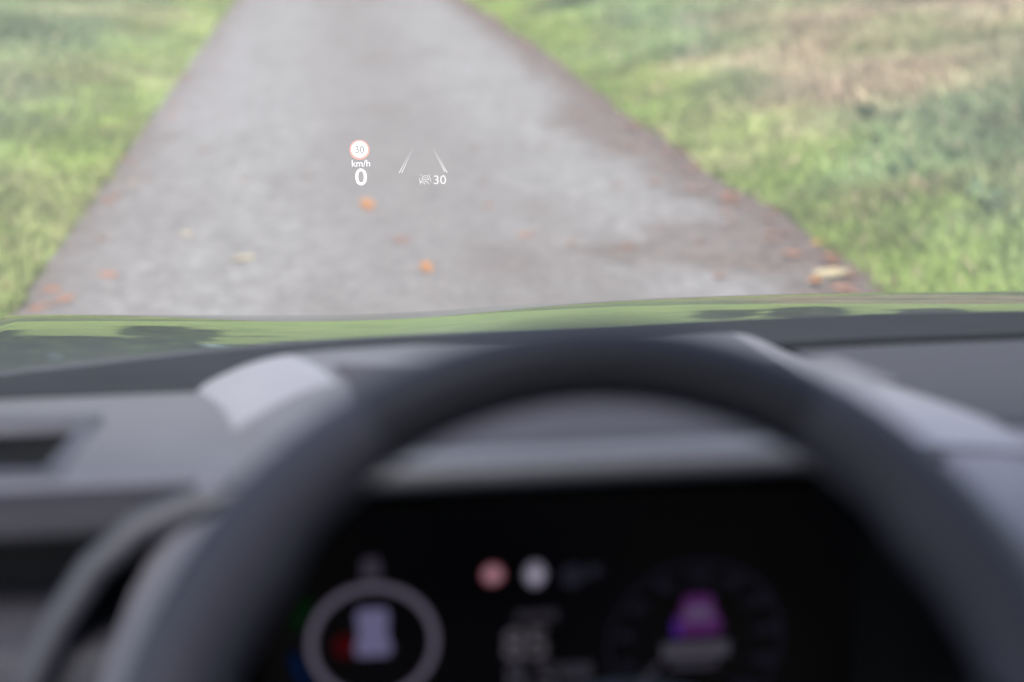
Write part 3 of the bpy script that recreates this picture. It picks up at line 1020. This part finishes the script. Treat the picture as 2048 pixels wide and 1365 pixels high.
mb = MB()
mb.add(*text_on('85', .026, lambda u, v: scr(-.006 + u, -.003 + v), .0007))
mb.build('trip_reading', glow('reading_glow', (.85, .76, .95), .032), disp)
mb = MB()
mb.add(*text_on('8.5', .024, lambda u, v: scr(-.003 + u, -.024 + v), .0007))
mb.build('range_reading', glow('reading_dim_glow', (.8, .74, 1), .018), disp)
mb = quad(MB(), [(.012, -.016), (.032, -.016), (.032, -.026), (.012, -.026)])
mb.build('reading_unit', glow('unit_glow', (.8, .74, 1), .014), disp)
mb = quad(MB(), [(-.012, .018), (.012, .018), (.012, .012), (-.012, .012)])
mb.build('reading_caption', glow('caption_glow', (.8, .74, 1), .012), disp)
# right dial with faint numerals and a small magenta car
mb = MB()
for k in range(11):
    a = R(225 - 27 * k)
    mb.add(*text_on(str(k * 20), .010, lambda u, v, a=a: scr(GR[0] + .041 * math.cos(a) + u, GR[1] + .041 * math.sin(a) + v), .0004))
annulus(mb, *GR, .049, .051, -45, 225)
mb.build('speed_dial', glow('dial_glow', (.6, .55, 1), .007), disp)
tri = lambda u, v, s_: (GR[0] + .001 + u * s_, GR[1] + .017 + v * s_)
mb = MB()
quad(mb, [tri(-.0075, .013, 1), tri(.0075, .013, 1), tri(.010, .004, 1), tri(.0145, -.006, 1), tri(.0125, -.0125, 1), tri(-.0125, -.0125, 1), tri(-.0145, -.006, 1), tri(-.010, .004, 1)])
quad(mb, [tri(-.006, .007, 1), tri(.006, .007, 1), tri(.009, -.002, 1), tri(-.009, -.002, 1)], lift=.003, m=1)
quad(mb, [tri(-.0150, -.002, 1), tri(-.0105, -.001, 1), tri(-.0095, -.0125, 1), tri(-.0140, -.012, 1)], lift=.003, m=2)
mb.build('assist_symbol', [glow('magenta_glow', (.60, .15, .82), .042), glow('mauve_glow', (.68, .45, .95), .052), glow('violet_glow', (.25, .08, .9), .07)], disp)
mb = quad(MB(), [(GR[0] - .019, GR[1] + .0005), (GR[0] + .020, GR[1] + .0005), (GR[0] + .020, GR[1] - .009), (GR[0] - .019, GR[1] - .009)])
mb.build('status_bar', glow('bar_glow', (.80, .74, 1), .028), disp)
mb = quad(MB(), [(GR[0] - .014, GR[1] - .011), (GR[0] + .014, GR[1] - .011), (GR[0] + .014, GR[1] - .016), (GR[0] - .014, GR[1] - .016)])
quad(mb, [(GR[0] - .019, GR[1] - .013), (GR[0] - .021, GR[1] - .010), (GR[0] - .034, GR[1] - .024), (GR[0] - .032, GR[1] - .027)])
mb.build('dial_pointer', glow('pointer_glow', (.78, .7, 1), .018), disp)

# steering wheel ----------------------------------------------------------
wheel = bpy.data.objects.new('steering_wheel', None)
C.objects.link(wheel)
wheel.parent = car
WC, WT = Vector((0.0984, 0.4601, 1.1262)), R(30)
wheel.matrix_local = Matrix.Translation(WC) @ Matrix.Rotation(-WT, 4, 'X')
# local frame: x right, z up along the wheel face, -y towards the driver
RC = .168
rows = []
nseg = 160
for i in range(nseg):
    a = 2 * math.pi * i / nseg
    grip = math.exp(-((math.degrees(a) - 28) / 14) ** 2) + math.exp(-((math.degrees(a) - 152) / 14) ** 2)
    ra, rb = .0154 + .0045 * min(1, grip + (1 - abs(math.sin(a))) ** .8), .0165 + .001 * grip
    c = Vector((math.cos(a), 0, math.sin(a)))
    rows.append([c * (.1882 - ra + ra * math.cos(q)) + Vector((0, 1, 0)) * rb * math.sin(q) for q in np.linspace(0, 2 * math.pi, 20, endpoint=False)])
rows.append(rows[0])
mb = MB()
for i in range(nseg):
    a = (i + .5) * 360 / nseg
    mb.grid(rows[i:i + 2], True, 0 if 61 < a < 119 or a > 200 and a < 340 else 1)
o = mb.build('wheel_rim', [M_LEATHER, plastic('perforated_leather', (0.056, 0.051, 0.072), .5, .5, 1600)], wheel, 180)
bm = bmesh.new(); bm.from_mesh(o.data); bmesh.ops.remove_doubles(bm, verts=bm.verts, dist=1e-6); bm.to_mesh(o.data); bm.free()
mb = MB()
for i in range(0, 150):                                  # saddle stitching round the inside of the rim
    a = 2 * math.pi * (i + .2) / 150; b = a + .022
    rr = .1882 - 2 * (.0154 + .0045 * min(1, (1 - abs(math.sin(a))) ** .8)) - .0003
    mb.tube([(rr * math.cos(a), -.0015, rr * math.sin(a)), (rr * math.cos(b), .0015, rr * math.sin(b))], .0007, 5)
st_ = mb.build('rim_stitching', plastic('grey_thread', (.16, .16, .18), .8), wheel)
mb = MB()
hub = []
for k, (s_, yy) in enumerate(((.0, -.030), (.035, -.030), (.055, -.026), (.066, -.012), (.066, .03))):
    hub.append([(s_ * 1.1 * math.cos(a), yy, s_ * .9 * math.sin(a) - .01) for a in np.linspace(0, 2 * math.pi, 32, endpoint=False)])
mb.grid(hub, True)
mb.build('airbag_cover', M_FASCIA, wheel, 50)
for (a0, w0, w1) in ((2, .030, .042), (178, .030, .042), (270, .024, .030)):
    c, s_ = math.cos(R(a0)), math.sin(R(a0))
    rows = []
    for u in np.linspace(0, 1, 7):
        r_ = .055 + .100 * u
        hw = w0 + (w1 - w0) * u ** 3
        yy = -.008 + .004 * u
        P = lambda d, e: (c * r_ - s_ * d, yy + e, s_ * r_ + c * d - .006 * (1 - u))
        rows.append([P(-hw, 0), P(-hw * .8, -.008), P(hw * .8, -.008), P(hw, 0), P(hw * .8, .012), P(-hw * .8, .012)])
    MB().grid(rows, True).build('spoke', M_BLACK, wheel, 50)

# head-up display: its picture floats about two metres ahead, over the bonnet
hud = bpy.data.objects.new('head_up_display', None)
C.objects.link(hud)
hud.parent = car
hud.location = (0.0940, 1.8500, 1.1230)
hud.rotation_euler = (0, 0, R(-3))
hud['label'] = 'white and red glowing head-up display floating over the bonnet'


def hglow(name, col, s, fade=None):
    m, t, p = mat(name)
    t.nodes.remove(p)
    e = N(t, 'ShaderNodeEmission'); e.inputs[0].default_value = (*col, 1); e.inputs[1].default_value = s
    tr = N(t, 'ShaderNodeBsdfTransparent')
    ad = N(t, 'ShaderNodeAddShader')
    t.links.new(e.outputs[0], ad.inputs[0]); t.links.new(tr.outputs[0], ad.inputs[1])
    if fade:
        tc = N(t, 'ShaderNodeTexCoord'); sp = N(t, 'ShaderNodeSeparateXYZ')
        t.links.new(tc.outputs['Object'], sp.inputs[0])
        mr = N(t, 'ShaderNodeMapRange'); mr.inputs[1].default_value, mr.inputs[2].default_value = fade
        mr.inputs[3].default_value, mr.inputs[4].default_value = s, 0.0
        t.links.new(sp.outputs[2], mr.inputs[0]); t.links.new(mr.outputs[0], e.inputs[1])
    t.links.new(ad.outputs[0], t.nodes['Material Output'].inputs[0])
    return m


K = 1.864 / 3000     # metres per symbol unit at the virtual image
HP = lambda u, v, d=0.0: ((u - 798) * K, d, (337 - v) * K)     # symbol sheet units -> local metres
HW = hglow('hud_white', (1, .99, 1), .55)


def htext(mb_, body, size, u0, v0, thick=0, sx=1, sy=1, m=0):
    v, f = text_on(body, size * K, lambda a, b: (HP(u0, v0)[0] + a, 0, HP(u0, v0)[2] + b), thick * K, sx, sy)
    mb_.add(v, f, m)


A = np.linspace(0, 2 * math.pi, 48)
mb = MB()
mb.grid([[HP(720 + r_ * math.cos(a), 298.5 - r_ * math.sin(a)) for a in A] for r_ in (16.3, 19.8)], m=1)
# pale face with the figures left dark: a ring filled around the numerals is cut as strips
mb.add([HP(720 + 16.3 * math.cos(a), 298.5 - 16.3 * math.sin(a), .002) for a in A[:-1]], [tuple(range(47))], 0)
k0 = len(mb.v)
htext(mb, '30', 19.5, 720, 298.5, .15, .98, 1, 2)
mb.v = [(a, b - (.0015 if i >= k0 else 0), c) for i, (a, b, c) in enumerate(mb.v)]
m_fig, t_, p_ = mat('hud_figure_grey'); t_.nodes.remove(p_)
e_ = N(t_, 'ShaderNodeEmission'); e_.inputs[0].default_value = (.62, .6, .6, 1); e_.inputs[1].default_value = .26
t_.links.new(e_.outputs[0], t_.nodes['Material Output'].inputs[0])
o = mb.build('speed_limit_sign', [hglow('hud_sign_white', (1, 1, 1), .6), hglow('hud_red', (1, .20, .10), .42), m_fig], hud)
mb = MB(); htext(mb, 'km/h', 19.5, 722, 326.5, .0, .97, 1.0)
mb.build('unit_lettering', HW, hud)
mb = MB(); htext(mb, '0', 47, 721.5, 355, .35, 1.06, 1.0)
mb.build('speed_figure', hglow('hud_bright', (1, 1, 1), .7), hud)
mb = MB(); htext(mb, '30', 26.5, 878.5, 362, .05, 1.03, .96)
mb.build('set_speed_figure', hglow('hud_dim', (1, .99, .98), .34), hud)
mb = MB()
ln = lambda a, b, w_: mb.add([HP(a[0] - w_, a[1]), HP(a[0] + w_, a[1]), HP(b[0] + w_ * .5, b[1]), HP(b[0] - w_ * .5, b[1])], [(0, 1, 2, 3)])
ln((797.5, 346), (824.5, 297), 0.75); ln((802.8, 346), (826.5, 297), 0.75)
ln((889, 345), (864, 295), 0.75); ln((893.8, 347), (866, 295), 0.75)
mb.build('lane_lines', hglow('hud_lines', (1, .97, .94), .45, (HP(0, 346)[2], HP(0, 293)[2])), hud)
# the little lane keeping pictogram: a car outline between two road lines
mb = MB()
for (a, b, w_) in (((838, 357), (840, 370), .9), ((839, 363), (845, 368), .8), ((845, 353), (843, 360), .8), ((845, 353), (854, 352), .7), ((854, 353), (856, 360), .8),
                   ((843, 360), (857, 360), .8), ((846, 356), (853, 356), .6), ((846, 364), (849, 370), 1.0), ((840, 366), (845, 361), .8), ((852, 363), (857, 370), .9),
                   ((857, 350), (861, 365), .8), ((842, 347), (840, 353), .5), ((848, 362), (852, 365), .8)):
    du, dv = b[0] - a[0], b[1] - a[1]
    L = math.hypot(du, dv); nx, ny = -dv / L * w_, du / L * w_
    mb.add([HP(a[0] + nx, a[1] + ny), HP(b[0] + nx, b[1] + ny), HP(b[0] - nx, b[1] - ny), HP(a[0] - nx, a[1] - ny)], [(0, 1, 2, 3)])
mb.build('lane_assist_symbol', hglow('hud_symbol', (1, .98, .97), .24), hud)
